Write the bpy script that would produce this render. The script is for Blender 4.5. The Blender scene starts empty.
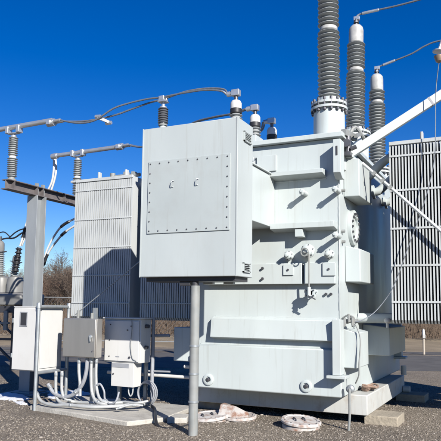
import bpy, math, random
from mathutils import Vector, Matrix
random.seed(7)
PI = math.pi
scene = bpy.context.scene
COL = scene.collection

# ------------------------------------------------------------------ camera
F, YAW, PITCH, ROLL, CX, CY, EYE = 615.2, .4481733, .1075703, .01199, 220.5, 242.93, 1.6
fwd = Vector((-math.sin(YAW)*math.cos(PITCH), math.cos(YAW)*math.cos(PITCH), math.sin(PITCH)))
rt0 = Vector((math.cos(YAW), math.sin(YAW), 0)); up0 = rt0.cross(fwd)
cam_x = math.cos(ROLL)*rt0 + math.sin(ROLL)*up0
cam_u = -math.sin(ROLL)*rt0 + math.cos(ROLL)*up0
cam = bpy.data.cameras.new('camera'); cam_o = bpy.data.objects.new('camera', cam); COL.objects.link(cam_o)
cam_o.matrix_world = Matrix(((cam_x.x, cam_u.x, -fwd.x, 0), (cam_x.y, cam_u.y, -fwd.y, 0), (cam_x.z, cam_u.z, -fwd.z, EYE), (0, 0, 0, 1)))
cam.sensor_width = 36; cam.lens = F/441*36; cam.shift_y = (CY-220.5)/441; cam.clip_end = 3000; cam.clip_start = .05
scene.camera = cam_o

def at(px, py, c, ax=1):
    """point where the sight line of a measured spot meets the plane axis=c (site survey helper)"""
    d = cam_x*((px-CX)/F) - cam_u*((py-CY)/F) + fwd
    o = Vector((0, 0, EYE)); t = (c-o[ax])/d[ax]
    return o + d*t

# ------------------------------------------------------------------ materials
def nodes(name):
    m = bpy.data.materials.new(name); m.use_nodes = True
    nt = m.node_tree; b = nt.nodes['Principled BSDF']
    return m, nt, b

def mat(name, col, rough=.5, metal=0, var=.06, scale=3.0, dirt=None, dirt_amt=.0, dirt_scale=6, bump=0, bscale=60, streak=0, spec=.5, runs=0, runcol=(.20, .17, .13), dpos=(.52, .74)):
    m, nt, b = nodes(name)
    N = nt.nodes.new; L = nt.links.new
    tc = N('ShaderNodeTexCoord')
    n = N('ShaderNodeTexNoise'); n.inputs['Scale'].default_value = scale; n.inputs['Detail'].default_value = 6
    mp = N('ShaderNodeMapping'); L(tc.outputs['Object'], mp.inputs[0]); L(mp.outputs[0], n.inputs['Vector'])
    if streak: mp.inputs['Scale'].default_value = (1, 1, streak)
    r = N('ShaderNodeValToRGB')
    r.color_ramp.elements[0].position = .3; r.color_ramp.elements[1].position = .7
    r.color_ramp.elements[0].color = (*[c*(1-var) for c in col], 1); r.color_ramp.elements[1].color = (*[min(1, c*(1+var)) for c in col], 1)
    L(n.outputs['Fac'], r.inputs[0]); out = r.outputs[0]
    if dirt:
        n2 = N('ShaderNodeTexNoise'); n2.inputs['Scale'].default_value = dirt_scale; n2.inputs['Detail'].default_value = 9; n2.inputs['Roughness'].default_value = .65
        mp2 = N('ShaderNodeMapping'); mp2.inputs['Location'].default_value = (3.1, 7.7, 1.3)
        if streak: mp2.inputs['Scale'].default_value = (1, 1, streak)
        L(tc.outputs['Object'], mp2.inputs[0]); L(mp2.outputs[0], n2.inputs['Vector'])
        r2 = N('ShaderNodeValToRGB'); r2.color_ramp.elements[0].position = dpos[0]; r2.color_ramp.elements[1].position = dpos[1]
        r2.color_ramp.elements[0].color = (0, 0, 0, 1); r2.color_ramp.elements[1].color = (dirt_amt,)*3+(1,)
        L(n2.outputs['Fac'], r2.inputs[0])
        mx = N('ShaderNodeMixRGB'); L(r2.outputs[0], mx.inputs[0]); L(out, mx.inputs[1]); mx.inputs[2].default_value = (*dirt, 1); out = mx.outputs[0]
    if runs:
        n4 = N('ShaderNodeTexNoise'); n4.inputs['Scale'].default_value = 1; n4.inputs['Detail'].default_value = 5; n4.inputs['Roughness'].default_value = .6
        mp4 = N('ShaderNodeMapping'); mp4.inputs['Scale'].default_value = (17, 17, .9); mp4.inputs['Location'].default_value = (1.7, 4.1, .6)
        L(tc.outputs['Object'], mp4.inputs[0]); L(mp4.outputs[0], n4.inputs['Vector'])
        r4 = N('ShaderNodeValToRGB'); r4.color_ramp.elements[0].position = .56; r4.color_ramp.elements[1].position = .80
        r4.color_ramp.elements[0].color = (0, 0, 0, 1); r4.color_ramp.elements[1].color = (runs,)*3+(1,)
        L(n4.outputs['Fac'], r4.inputs[0])
        mx4 = N('ShaderNodeMixRGB'); L(r4.outputs[0], mx4.inputs[0]); L(out, mx4.inputs[1]); mx4.inputs[2].default_value = (*runcol, 1); out = mx4.outputs[0]
        rr = N('ShaderNodeMapRange'); L(n.outputs['Fac'], rr.inputs[0]); rr.inputs[1].default_value = .3; rr.inputs[2].default_value = .7; rr.inputs[3].default_value = rough-.08; rr.inputs[4].default_value = rough+.12
        L(rr.outputs[0], b.inputs['Roughness'])
    L(out, b.inputs['Base Color'])
    if not runs: b.inputs['Roughness'].default_value = rough; b.inputs['Metallic'].default_value = metal
    b.inputs['Specular IOR Level'].default_value = spec
    if bump:
        n3 = N('ShaderNodeTexNoise'); n3.inputs['Scale'].default_value = bscale; n3.inputs['Detail'].default_value = 4
        L(tc.outputs['Object'], n3.inputs['Vector'])
        bp = N('ShaderNodeBump'); bp.inputs['Strength'].default_value = bump; bp.inputs['Distance'].default_value = .02
        L(n3.outputs['Fac'], bp.inputs['Height']); L(bp.outputs[0], b.inputs['Normal'])
    return m

M = {}
M['tank'] = mat('tank_paint', (.437, .48, .476), .42, runs=.30, var=.05, scale=1.6, dirt=(.36, .34, .30), dirt_amt=.22, dirt_scale=2.2, bump=.10, bscale=3.5, streak=.35)
M['cab'] = mat('cabinet_paint', (.388, .424, .424), .45, runs=.28, var=.05, scale=1.2, dirt=(.32, .31, .29), dirt_amt=.25, dirt_scale=2.5, bump=.12, bscale=2.2, streak=.4)
M['panel'] = mat('panel_paint', (.36, .396, .396), .45, runs=.28, var=.05, scale=1.5, dirt=(.29, .285, .27), dirt_amt=.25, dirt_scale=3, bump=.05, bscale=6)
M['rad'] = mat('radiator_paint', (.42, .44, .442), .5, runs=.35, var=.04, scale=2.5, dirt=(.33, .31, .27), dirt_amt=.3, dirt_scale=4, streak=.25)
M['base'] = mat('base_paint', (.44, .445, .425), .55, runs=.4, runcol=(.22, .13, .08), var=.05, scale=3, dirt=(.25, .17, .11), dirt_amt=.55, dirt_scale=4)
M['dark'] = mat('dark_steel', (.035, .035, .04), .5, var=.2)
M['bolt'] = mat('bolt_steel', (.10, .10, .11), .45, metal=.6, var=.3)
M['galv'] = mat('galvanised_steel', (.33, .355, .37), .45, metal=.55, var=.14, scale=9, dirt=(.30, .31, .32), dirt_amt=.5, dirt_scale=14)
M['galvp'] = mat('galvanised_pipe', (.215, .225, .22), .55, metal=.2, runs=.5, runcol=(.16, .14, .11), var=.12, scale=7, dirt=(.25, .22, .18), dirt_amt=.4, dirt_scale=12)
M['beam'] = mat('column_steel', (.27, .29, .305), .55, metal=.3, var=.10, scale=5, dirt=(.28, .29, .30), dirt_amt=.5, dirt_scale=7, streak=.3)
M['alu'] = mat('aluminium', (.52, .54, .56), .38, metal=.7, var=.08, scale=8)
M['cable'] = mat('aluminium_cable', (.15, .165, .19), .5, metal=.4, var=.15, scale=20)
M['porc'] = mat('grey_porcelain', (.27, .285, .285), .22, var=.06, scale=5, dirt=(.3, .29, .27), dirt_amt=.3, dirt_scale=10)
M['cap'] = mat('cap_paint', (.36, .36, .35), .5, var=.18, scale=9, dirt=(.22, .2, .18), dirt_amt=.6, dirt_scale=7, runs=.4)
M['porcdk'] = mat('dark_porcelain', (.07, .075, .085), .25, var=.1, scale=5)
M['white'] = mat('white_paint', (.52, .52, .505), .4, runs=.22, var=.03, scale=2, dirt=(.46, .44, .41), dirt_amt=.25, dirt_scale=5)
M['stain'] = mat('brushed_stainless', (.42, .40, .37), .42, metal=.75, var=.08, scale=6, streak=.1)
M['black'] = mat('black_rubber', (.018, .018, .02), .5, var=.2)
M['window'] = mat('smoked_window', (.03, .032, .04), .12, var=.1)
M['conduit'] = mat('grey_conduit', (.38, .39, .385), .5, metal=.2, var=.1, scale=8, dirt=(.25, .24, .22), dirt_amt=.4, dirt_scale=10)
M['flex'] = mat('flexible_conduit', (.25, .26, .28), .55, var=.12, scale=8)
M['conc'] = mat('pad_concrete', (.385, .365, .325), .9, var=.16, scale=5, dirt=(.26, .235, .20), dirt_amt=.7, dirt_scale=5, bump=.4, bscale=30)
M['block'] = mat('block_concrete', (.30, .26, .20), .95, var=.16, scale=8, dirt=(.2, .17, .13), dirt_amt=.5, dirt_scale=9, bump=.6, bscale=25)
M['lid'] = mat('lid_paint', (.42, .395, .37), .6, var=.1, scale=8, dirt=(.22, .115, .075), dirt_amt=.95, dirt_scale=7, dpos=(.45, .62))
M['lidtop'] = mat('lid_top_paint', (.46, .44, .42), .6, var=.1, scale=8, dirt=(.23, .135, .095), dirt_amt=.85, dirt_scale=9, dpos=(.48, .66))
M['rust'] = mat('rusty_steel', (.24, .165, .125), .85, var=.3, scale=18)
M['snow'] = mat('old_snow', (.62, .63, .66), .7, var=.05, scale=6, dirt=(.4, .37, .33), dirt_amt=.6, dirt_scale=10, bump=.4, bscale=12)
M['bark'] = mat('winter_bark', (.085, .068, .055), .9, var=.3, scale=3)
M['twig'] = mat('winter_twigs', (.10, .074, .056), .9, var=.35, scale=1.5)
M['twigred'] = mat('reddish_twigs', (.125, .08, .056), .9, var=.35, scale=1.5)
M['brush'] = mat('dry_brush', (.085, .060, .042), .95, var=.35, scale=2)
M['strawgrass'] = mat('dry_grass', (.21, .165, .105), .95, var=.25, scale=.7, dirt=(.16, .12, .07), dirt_amt=.7, dirt_scale=2, bump=.6, bscale=20)
M['asphalt'] = mat('asphalt', (.085, .079, .071), .85, var=.2, scale=2, dirt=(.10, .095, .085), dirt_amt=.7, dirt_scale=1.2, bump=.3, bscale=80)
M['breaker'] = mat('breaker_paint', (.17, .17, .163), .45, var=.08, scale=4, dirt=(.15, .13, .11), dirt_amt=.5, dirt_scale=6)
M['wood'] = mat('weathered_wood', (.33, .29, .24), .9, var=.2, scale=6, streak=.1)
M['oldsteel'] = mat('weathered_dark_steel', (.13, .115, .115), .65, metal=.2, var=.25, scale=6, dirt=(.22, .20, .19), dirt_amt=.5, dirt_scale=8)
M['brown'] = mat('brown_metal', (.22, .16, .11), .5, metal=.3, var=.2, scale=10)

def gravel_mat():
    m, nt, b = nodes('gravel_ground'); N = nt.nodes.new; L = nt.links.new
    tc = N('ShaderNodeTexCoord')
    v = N('ShaderNodeTexVoronoi'); v.inputs['Scale'].default_value = 50
    v2 = N('ShaderNodeTexVoronoi'); v2.inputs['Scale'].default_value = 110
    big = N('ShaderNodeTexNoise'); big.inputs['Scale'].default_value = .55; big.inputs['Detail'].default_value = 8
    for q in (v, v2, big): L(tc.outputs['Object'], q.inputs['Vector'])
    sp = N('ShaderNodeSeparateColor'); L(v.outputs['Color'], sp.inputs[0])
    r = N('ShaderNodeValToRGB'); e = r.color_ramp.elements
    e[0].position = 0; e[0].color = (.085, .072, .058, 1); e[1].position = 1; e[1].color = (.52, .48, .42, 1)
    for p, c in ((.3, (.295, .258, .213, 1)), (.6, (.355, .313, .262, 1)), (.85, (.32, .285, .24, 1))):
        q = e.new(p); q.color = c
    r.color_ramp.interpolation = 'LINEAR'
    L(sp.outputs[0], r.inputs[0])
    sp2 = N('ShaderNodeSeparateColor'); L(v2.outputs['Color'], sp2.inputs[0])
    r2 = N('ShaderNodeValToRGB'); r2.color_ramp.elements[0].color = (.245, .213, .175, 1); r2.color_ramp.elements[1].color = (.395, .352, .298, 1)
    L(sp2.outputs[0], r2.inputs[0])
    mx = N('ShaderNodeMixRGB'); mx.inputs[0].default_value = .28; L(r.outputs[0], mx.inputs[1]); L(r2.outputs[0], mx.inputs[2])
    rb = N('ShaderNodeValToRGB'); rb.color_ramp.elements[0].position = .3; rb.color_ramp.elements[0].color = (.70, .68, .66, 1); rb.color_ramp.elements[1].position = .7; rb.color_ramp.elements[1].color = (1.15, 1.1, 1.04, 1)
    L(big.outputs['Fac'], rb.inputs[0])
    mu = N('ShaderNodeMixRGB'); mu.blend_type = 'MULTIPLY'; mu.inputs[0].default_value = 1; L(mx.outputs[0], mu.inputs[1]); L(rb.outputs[0], mu.inputs[2])
    L(mu.outputs[0], b.inputs['Base Color']); b.inputs['Roughness'].default_value = .92; b.inputs['Specular IOR Level'].default_value = .2
    ad = N('ShaderNodeMath'); ad.operation = 'ADD'; L(v.outputs['Distance'], ad.inputs[0]); L(v2.outputs['Distance'], ad.inputs[1])
    bp = N('ShaderNodeBump'); bp.invert = True; bp.inputs['Strength'].default_value = .9; bp.inputs['Distance'].default_value = .03
    L(ad.outputs[0], bp.inputs['Height']); L(bp.outputs[0], b.inputs['Normal'])
    return m
M['gravel'] = gravel_mat()

def pebble_mat():
    m, nt, b = nodes('gravel_stones'); N = nt.nodes.new; L = nt.links.new
    g = N('ShaderNodeNewGeometry'); r = N('ShaderNodeValToRGB'); e = r.color_ramp.elements
    e[0].color = (.10, .085, .068, 1); e[1].color = (.31, .28, .245, 1)
    for p, c in ((.35, (.195, .167, .136, 1)), (.85, (.26, .228, .19, 1))):
        q = e.new(p); q.color = c
    L(g.outputs['Random Per Island'], r.inputs[0]); L(r.outputs[0], b.inputs['Base Color']); b.inputs['Roughness'].default_value = .9
    return m
M['pebble'] = pebble_mat()

# ------------------------------------------------------------------ mesh builder
class MB:
    def __init__(s): s.v = []; s.f = []
    def add(s, vs, fs):
        o = len(s.v); s.v += [tuple(q) for q in vs]; s.f += [tuple(i+o for i in q) for q in fs]
    def box(s, x0, x1, y0, y1, z0, z1):
        s.add([(x0,y0,z0),(x1,y0,z0),(x1,y1,z0),(x0,y1,z0),(x0,y0,z1),(x1,y0,z1),(x1,y1,z1),(x0,y1,z1)],
              [(0,3,2,1),(4,5,6,7),(0,1,5,4),(1,2,6,5),(2,3,7,6),(3,0,4,7)])
    def prism(s, pts, a, b, ax):
        """2-D outline pts extruded along axis ax from a to b"""
        n = len(pts)
        def mk(p, c):
            q = [p[0], p[1]]; q.insert(ax, c); return q
        area = sum(pts[i][0]*pts[(i+1) % n][1]-pts[(i+1) % n][0]*pts[i][1] for i in range(n))
        flip = (area < 0) != (ax == 1)
        vs = [mk(p, a) for p in pts]+[mk(p, b) for p in pts]
        fs = [tuple(range(n-1, -1, -1)), tuple(range(n, 2*n))]+[(i, (i+1) % n, n+(i+1) % n, n+i) for i in range(n)]
        if flip: fs = [f[::-1] for f in fs]
        s.add(vs, fs)
    def lathe(s, base, prof, seg=32, axis=(0, 0, 1), cap=True):
        w = Vector(axis).normalized(); u = w.orthogonal().normalized(); t = w.cross(u); base = Vector(base)
        vs = []; fs = []
        for r, h in prof:
            for k in range(seg):
                a = 2*PI*k/seg; vs.append(base+w*h+(u*math.cos(a)+t*math.sin(a))*r)
        for i in range(len(prof)-1):
            for k in range(seg):
                a, b = i*seg+k, i*seg+(k+1) % seg; fs.append((a, b, b+seg, a+seg))
        if cap: fs += [tuple(range(seg-1, -1, -1)), tuple((len(prof)-1)*seg+k for k in range(seg))]
        s.add(vs, fs)
    def cyl(s, p0, p1, r, seg=16, r1=None):
        p0, p1 = Vector(p0), Vector(p1); s.lathe(p0, [(r, 0), (r if r1 is None else r1, (p1-p0).length)], seg, p1-p0)
    def tube(s, pts, r, seg=10, smooth=0, rads=None):
        P = [Vector(p) for p in pts]
        if smooth:
            Q = []
            for i in range(len(P)-1):
                a, b, c, d = P[max(i-1, 0)], P[i], P[i+1], P[min(i+2, len(P)-1)]
                for k in range(smooth):
                    t = k/smooth
                    Q.append(.5*((2*b)+(c-a)*t+(2*a-5*b+4*c-d)*t*t+(3*b-a-3*c+d)*t**3))
            P = Q+[P[-1]]
        n = len(P); vs = []; fs = []; u = None
        for i in range(n):
            d = (P[min(i+1, n-1)]-P[max(i-1, 0)]).normalized()
            u = d.orthogonal().normalized() if u is None else (u-d*u.dot(d)).normalized()
            t = d.cross(u); rr = rads[i] if rads else r
            for k in range(seg):
                a = 2*PI*k/seg; vs.append(P[i]+(u*math.cos(a)+t*math.sin(a))*rr)
        for i in range(n-1):
            for k in range(seg):
                a, b = i*seg+k, i*seg+(k+1) % seg; fs.append((a, b, b+seg, a+seg))
        fs += [tuple(range(seg-1, -1, -1)), tuple((n-1)*seg+k for k in range(seg))]
        s.add(vs, fs)
    def bar(s, p0, p1, w, h, up=(0, 0, 1)):
        p0, p1 = Vector(p0), Vector(p1); d = (p1-p0).normalized(); a = d.cross(Vector(up)).normalized()*w/2; b = a.cross(d).normalized()*h/2
        vs = [p+q for p in (p0, p1) for q in (-a-b, a-b, a+b, -a+b)]
        s.add(vs, [(0,1,2,3),(7,6,5,4),(0,4,5,1),(1,5,6,2),(2,6,7,3),(3,7,4,0)])
    def build(s, name, m, parent=None, bevel=0, smooth=True, origin=None):
        me = bpy.data.meshes.new(name)
        org = Vector(origin) if origin is not None else Vector((0, 0, 0))
        p = parent
        while p is not None: org = org+p.location; p = p.parent
        me.from_pydata([tuple(Vector(q)-org) for q in s.v], [], s.f)
        me.materials.append(M[m] if isinstance(m, str) else m)
        import bmesh
        bm = bmesh.new(); bm.from_mesh(me); bmesh.ops.recalc_face_normals(bm, faces=bm.faces); bm.to_mesh(me); bm.free()
        if smooth:
            me.shade_smooth(); me.set_sharp_from_angle(angle=math.radians(33))
        o = bpy.data.objects.new(name, me); COL.objects.link(o)
        if origin is not None: o.location = Vector(origin)
        if parent is not None: o.parent = parent
        if bevel:
            md = o.modifiers.new('bevel', 'BEVEL'); md.width = bevel; md.segments = 2; md.limit_method = 'ANGLE'; md.angle_limit = math.radians(50)
        return o

def thing(name, label, cat, loc, group=None):
    o = bpy.data.objects.new(name, None); COL.objects.link(o); o.location = loc
    return tag(o, label, cat, group)
def tag(o, label, cat, group=None):
    o['label'] = label; o['category'] = cat
    if group: o['group'] = group
    return o
def struct(o, kind='structure'): o['kind'] = kind; return o
def single(mb, name, m, label, cat, origin, group=None, bevel=0, smooth=True):
    return tag(mb.build(name, m, None, bevel, smooth, origin), label, cat, group)
def one(name, m, parent, fn, bevel=0):
    if isinstance(fn, list): return [one(name, m, parent, f, bevel) for f in fn][0]
    b = MB(); fn(b); return b.build(name, m, parent, bevel)
def copy_tree(o, parent=None):
    c = o.copy(); COL.objects.link(c)
    if parent is not None: c.parent = parent
    for ch in list(o.children): copy_tree(ch, c)
    return c

# ------------------------------------------------------------------ setting
def sheet(name, pts, z, m):
    b = MB(); b.add([(x, y, z) for x, y in pts], [tuple(range(len(pts)))]); return struct(b.build(name, m, smooth=False))
sheet('ground', [(-900, -300), (700, -300), (700, 1200), (-900, 1200)], 0, 'gravel')
R2 = Vector((math.cos(YAW), math.sin(YAW))); F2 = Vector((-math.sin(YAW), math.cos(YAW)))
def rf(a, d): q = R2*a+F2*d; return (q.x, q.y)
sheet('access_road', [rf(-120, 17.3), rf(120, 16.6), rf(120, 22.6), rf(-120, 23.2)], .004, 'asphalt')
sheet('road_shoulder', [rf(-120, 23.6), rf(120, 23.0), rf(120, 24.5), rf(-120, 25.0)], .008, 'asphalt')
# uneven grass verge and wood floor behind the road
b = MB(); nx, ny = 120, 14
for j in range(ny+1):
    for i in range(nx+1):
        a = -110+220*i/nx; d = 24.9+(j/ny)**1.6*80
        x, y = rf(a+random.uniform(-.5, .5), d+(random.uniform(-.5, .5) if j else random.uniform(-.35, .35)))
        b.v.append((x, y, -.03 if j == 0 else (.02 if j < 3 else .12+.35*min(1, (j-2)/5))+random.uniform(-.08, .12)))
for j in range(ny):
    for i in range(nx):
        q = j*(nx+1)+i; b.f.append((q, q+1, q+nx+2, q+nx+1))
struct(b.build('grass_verge', 'strawgrass'))

from mathutils import noise
def bed(x, y):
    e = min(1, max(0, min(x+9.5, 2.5-x, y-4.6, 13.5-y)))
    h = .5+.5*noise.noise(Vector((x*1.1, y*1.1, 0))); h2 = .5+.5*noise.noise(Vector((x*4.3, y*4.3, 3)))
    return -.012+e*(.018+.022*h+.014*h2)
b = MB(); n1, n2 = 150, 112
for j in range(n2+1):
    for i in range(n1+1):
        x = -9.5+12*i/n1; y = 4.6+8.9*j/n2; b.v.append((x, y, bed(x, y)))
for j in range(n2):
    for i in range(n1):
        q = j*(n1+1)+i; b.f.append((q, q+1, q+n1+2, q+n1+1))
struct(b.build('gravel_bed', 'gravel'))
# loose stones lying on the gravel near the camera
b = MB(); ico = []
g = (1+5**.5)/2
iv = [Vector(q).normalized() for q in ((-1,g,0),(1,g,0),(-1,-g,0),(1,-g,0),(0,-1,g),(0,1,g),(0,-1,-g),(0,1,-g),(g,0,-1),(g,0,1),(-g,0,-1),(-g,0,1))]
ifc = [(0,11,5),(0,5,1),(0,1,7),(0,7,10),(0,10,11),(1,5,9),(5,11,4),(11,10,2),(10,7,6),(7,1,8),(3,9,4),(3,4,2),(3,2,6),(3,6,8),(3,8,9),(4,9,5),(2,4,11),(6,2,10),(8,6,7),(9,8,1)]
cnt = 0
while cnt < 26000:
    d = 5.8+random.random()**1.5*8.2; a = random.uniform(-.40, .40)*d
    x, y = rf(a, d)
    if -6.9 < x < -4.4 and 7.05 < y < 8.7: continue
    rr = random.choice((random.uniform(.005, .009), random.uniform(.006, .013)))*(1 if random.random() < .985 else 2.0)
    sx, sy, sz = rr*random.uniform(.8, 1.5), rr*random.uniform(.7, 1.2), rr*random.uniform(.5, .9)
    ang = random.uniform(0, PI); c, s_ = math.cos(ang), math.sin(ang)
    vs = []; zb0 = bed(x, y) if -9.5 < x < 2.5 and 4.6 < y < 13.5 else 0
    for q in iv:
        k = random.uniform(.82, 1.15); px, py = q.x*sx*k, q.y*sy*k
        vs.append((x+px*c-py*s_, y+px*s_+py*c, zb0+sz*.35+q.z*sz*k))
    b.add(vs, ifc); cnt += 1
struct(b.build('gravel_stones', 'pebble', smooth=False), 'stuff')

# thawing snow on the shaded ground
def snow(pts, n=7):
    b = MB(); cx = sum(p[0] for p in pts)/len(pts); cy = sum(p[1] for p in pts)/len(pts)
    m = len(pts)*6; ring = []
    for k in range(m):
        i = k//6; t = (k % 6)/6; p, q = pts[i], pts[(i+1) % len(pts)]
        ring.append((p[0]+(q[0]-p[0])*t, p[1]+(q[1]-p[1])*t))
    vs = [(cx, cy, .045)]
    for j in range(1, 4):
        for (x, y) in ring:
            k = (.4, .75, 1.0)[j-1]*(1+random.uniform(-.12, .12)); vs.append((cx+(x-cx)*k, cy+(y-cy)*k, (.045, .035, -.01)[j-1]+random.uniform(-.01, .012)*(j < 3)))
    fs = [(0, 1+k, 1+(k+1) % m) for k in range(m)]
    for j in range(2):
        for k in range(m):
            a, c = 1+j*m+k, 1+j*m+(k+1) % m; fs.append((a, a+m, c+m, c))
    b.add(vs, fs); return b
def G(px, py): q = at(px, py, 0, 2); return (q.x, q.y)
single(snow([G(-8, 394), G(14, 393.5), G(29, 397), G(34, 402), G(12, 403.5), G(-6, 402)]), 'snow_patch', 'snow', 'long patch of thawing snow on the gravel left of the concrete pad', 'snow', (-8.1, 8.3, 0), 'snow patches on the gravel')
single(snow([G(42, 395), G(60, 391), G(84, 391), G(96, 396), G(70, 400), G(46, 401)]), 'snow_patch', 'snow', 'broad snow patch under the meter cabinet and behind its conduits', 'snow', (-7.4, 8.6, 0), 'snow patches on the gravel')
single(snow([G(12, 403.5), G(24, 403), G(30, 407), G(20, 407.5)]), 'snow_patch', 'snow', 'ragged snow patch just in front of the left end of the concrete pad', 'snow', (-7.4, 8.0, 0), 'snow patches on the gravel')

# ------------------------------------------------------------------ transformer
T = thing('power_transformer', 'large pale grey power transformer with finned radiators and tall bushings on a raised base', 'transformer', (-3.3, 10.4, 0))
b = MB()
b.box(-4.40, -2.20, 8.40, 12.9, .46, 4.04)
tank = b.build('tank', 'tank', T, .008)
one('tank_skirt', 'tank', tank, lambda b: b.box(-4.37, -2.17, 8.345, 12.92, .43, 1.075), .02)
one('cover', 'tank', T, lambda b: (b.box(-4.50, -2.125, 8.315, 13.0, 4.043, 4.112), b.box(-4.42, -2.21, 8.40, 12.9, 4.112, 4.125)), .006)
def shelf(b, x0, x1, z0, z1, t):
    b.prism([(8.398, z1+.005), (8.2, z1-.005), (8.2, z1-t), (8.398, z1-t-.03)], x0, x1, 0)
one('shelf_stiffener', 'tank', tank, lambda b: shelf(b, -3.16, -2.38, 3.5, 3.585, .065), .005)
one('shelf_stiffener', 'tank', tank, lambda b: shelf(b, -3.16, -2.22, 2.75, 2.835, .085), .005)
one('band_stiffener', 'tank', tank, lambda b: (b.box(-4.25, -2.715, 8.30, 8.399, 1.97, 2.265), b.box(-2.685, -2.245, 8.30, 8.399, 1.97, 2.265)), .006)
one('box_stiffener', 'tank', tank, lambda b: b.prism([(8.399, 1.50), (8.315, 1.46), (8.285, 1.19), (8.399, 1.165)], -4.14, -2.24, 0), .006)
# lifting lug with its eye, at the top corner
def lug(b):
    b.prism([(8.399, 3.97), (8.19, 3.97), (8.19, 3.50), (8.30, 3.43), (8.399, 3.43)], -2.225, -2.12, 0)
lg = one('lifting_lug', 'tank', tank, lug, .006)
one('lug_slot', 'dark', tank, lambda b: b.box(-2.185, -2.16, 8.184, 8.195, 3.74, 3.87))
one('jacking_pad', 'tank', tank, lambda b: (b.box(-2.262, -2.15, 8.21, 8.399, .742, 1.48), b.box(-2.33, -2.07, 8.15, 8.399, .70, .74)), .005)
one('jacking_pad', 'tank', tank, lambda b: (b.box(-2.2, -2.03, 12.3, 12.45, .742, 1.48), b.box(-2.2, -1.95, 12.25, 12.5, .70, .74)), .005)
# boxes on the long side
def sbox(x1, y0, y1, z0, z1):
    return one('side_stiffener', 'tank', tank, lambda b: b.prism([(-2.199, z1+.03), (x1, z1-.02), (x1, z0), (-2.199, z0-.0)], y0, y1, 1), .012)
sbox(-1.97, 8.66, 9.48, 3.235, 3.80); sbox(-1.98, 8.70, 9.62, 2.01, 2.50); sbox(-1.99, 8.47, 9.20, .82, 1.325); sbox(-1.78, 9.75, 11.2, .92, 1.37)
one('side_stiffener', 'tank', tank, lambda b: b.box(-4.95, -4.401, 8.62, 9.5, .78, 1.31), .012)
# access throat between the cabinet and the tank
one('throat', 'tank', T, lambda b: (b.box(-4.25, -3.16, 7.405, 8.398, 2.79, 3.55), b.box(-3.20, -3.13, 7.41, 8.2, 3.552, 3.575)), .008)
one('nameplate', 'tank', tank, lambda b: b.box(-3.44, -3.13, 8.372, 8.398, 3.645, 3.885), .004)
one('grab_handle', 'galv', tank, lambda b: b.tube([(-3.46, 8.39, 3.86), (-3.46, 8.30, 3.85), (-3.46, 8.30, 3.73), (-3.46, 8.39, 3.72)], .012, 8))
def bead(p, q):
    P_, Q_ = Vector(p), Vector(q); n = int((Q_-P_).length/.03)
    return lambda b: b.tube([P_.lerp(Q_, k/n) for k in range(n+1)], .007, 6, rads=[random.uniform(.006, .0095) for k in range(n+1)])
one('weld_bead', 'tank', tank, [bead((-3.3, 8.398, 2.27), (-2.25, 8.398, 2.27)), bead((-4.1, 8.398, 1.50), (-2.27, 8.398, 1.50)), bead((-4.35, 8.396, 1.08), (-2.27, 8.396, 1.08)), bead((-3.15, 8.398, 3.47), (-2.38, 8.398, 3.47)), bead((-2.203, 8.397, 1.5), (-2.203, 8.397, 3.4))])
# round ports low on the skirt
for x in (-4.18, -2.665):
    p = one('drain_port', 'tank', tank, lambda b: b.lathe((x, 8.344, .56), [(.085, 0), (.085, .02), (.07, .028), (.045, .028), (.045, .012)], 24, (0, -1, 0)))
    one('port_plug', 'bolt', p, lambda b: b.lathe((x, 8.344, .56), [(.03, .012), (.03, .036), (.018, .042)], 12, (0, -1, 0)))
# stub bosses that throw long shadows
one('boss', 'tank', tank, lambda b: b.box(-2.79, -2.68, 8.22, 8.398, 2.63, 2.74), .004)
def stub(x, z, y1=8.19, r=.036):
    def f(b):
        b.cyl((x, 8.398, z), (x, y1+.04, z), r, 12); b.lathe((x, y1+.04, z), [(r*1.25, 0), (r*1.25, .03), (r*.8, .04)], 6, (0, -1, 0)); b.lathe((x, y1, z), [(r*.4, -.01), (r*.4, .025)], 6, (0, -1, 0))
    return one('stud_boss', 'tank', tank, f)
stub(-2.68, 3.265); stub(-2.20, 3.265, 8.16); stub(-2.20, 2.63, 8.16)
# valves along the band
def valve(x, z, r, name='valve'):
    v = one(name, 'tank', T, lambda b: (b.cyl((x, 8.398, z), (x, 8.30, z), r*.6, 20), b.lathe((x, 8.30, z), [(r, 0), (r, .03), (r*.75, .045), (r*.75, .075), (r*.4, .09), (r*.4, .13), (r*.2, .135)], 24, (0, -1, 0))))
    one('bolt', 'bolt', v, [lambda b, a=a: b.cyl((x+math.cos(a)*r*.86, 8.27, z+math.sin(a)*r*.86), (x+math.cos(a)*r*.86, 8.245, z+math.sin(a)*r*.86), .008, 6) for a in [k*PI/3+.3 for k in range(6)]])
    return v
valve(-2.90, 2.375, .068); v = valve(-2.62, 2.43, .10); valve(-2.31, 2.375, .068)
one('valve_wheel', 'galvp', v, lambda b: (b.tube([(-2.62+.055*math.cos(a*PI/8), 8.14, 2.40+.055*math.sin(a*PI/8)) for a in range(17)], .009, 6), b.cyl((-2.62, 8.2, 2.40), (-2.62, 8.13, 2.40), .012, 8)))
one('equalising_pipe', 'galvp', T, lambda b: b.tube([(-2.585, 8.25, 2.40), (-2.585, 8.22, 2.33), (-2.585, 8.22, 1.92), (-2.58, 8.25, 1.86)], .013, 8, 4))
v = one('drain_valve', 'tank', T, lambda b: (b.cyl((-2.57, 8.398, 1.84), (-2.57, 8.20, 1.84), .04, 16), b.box(-2.64, -2.50, 8.2, 8.26, 1.79, 1.89), b.cyl((-2.65, 8.23, 1.86), (-2.47, 8.23, 1.86), .022, 10), b.cyl((-2.57, 8.17, 1.76), (-2.57, 8.17, 1.92), .025, 12)))
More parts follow.
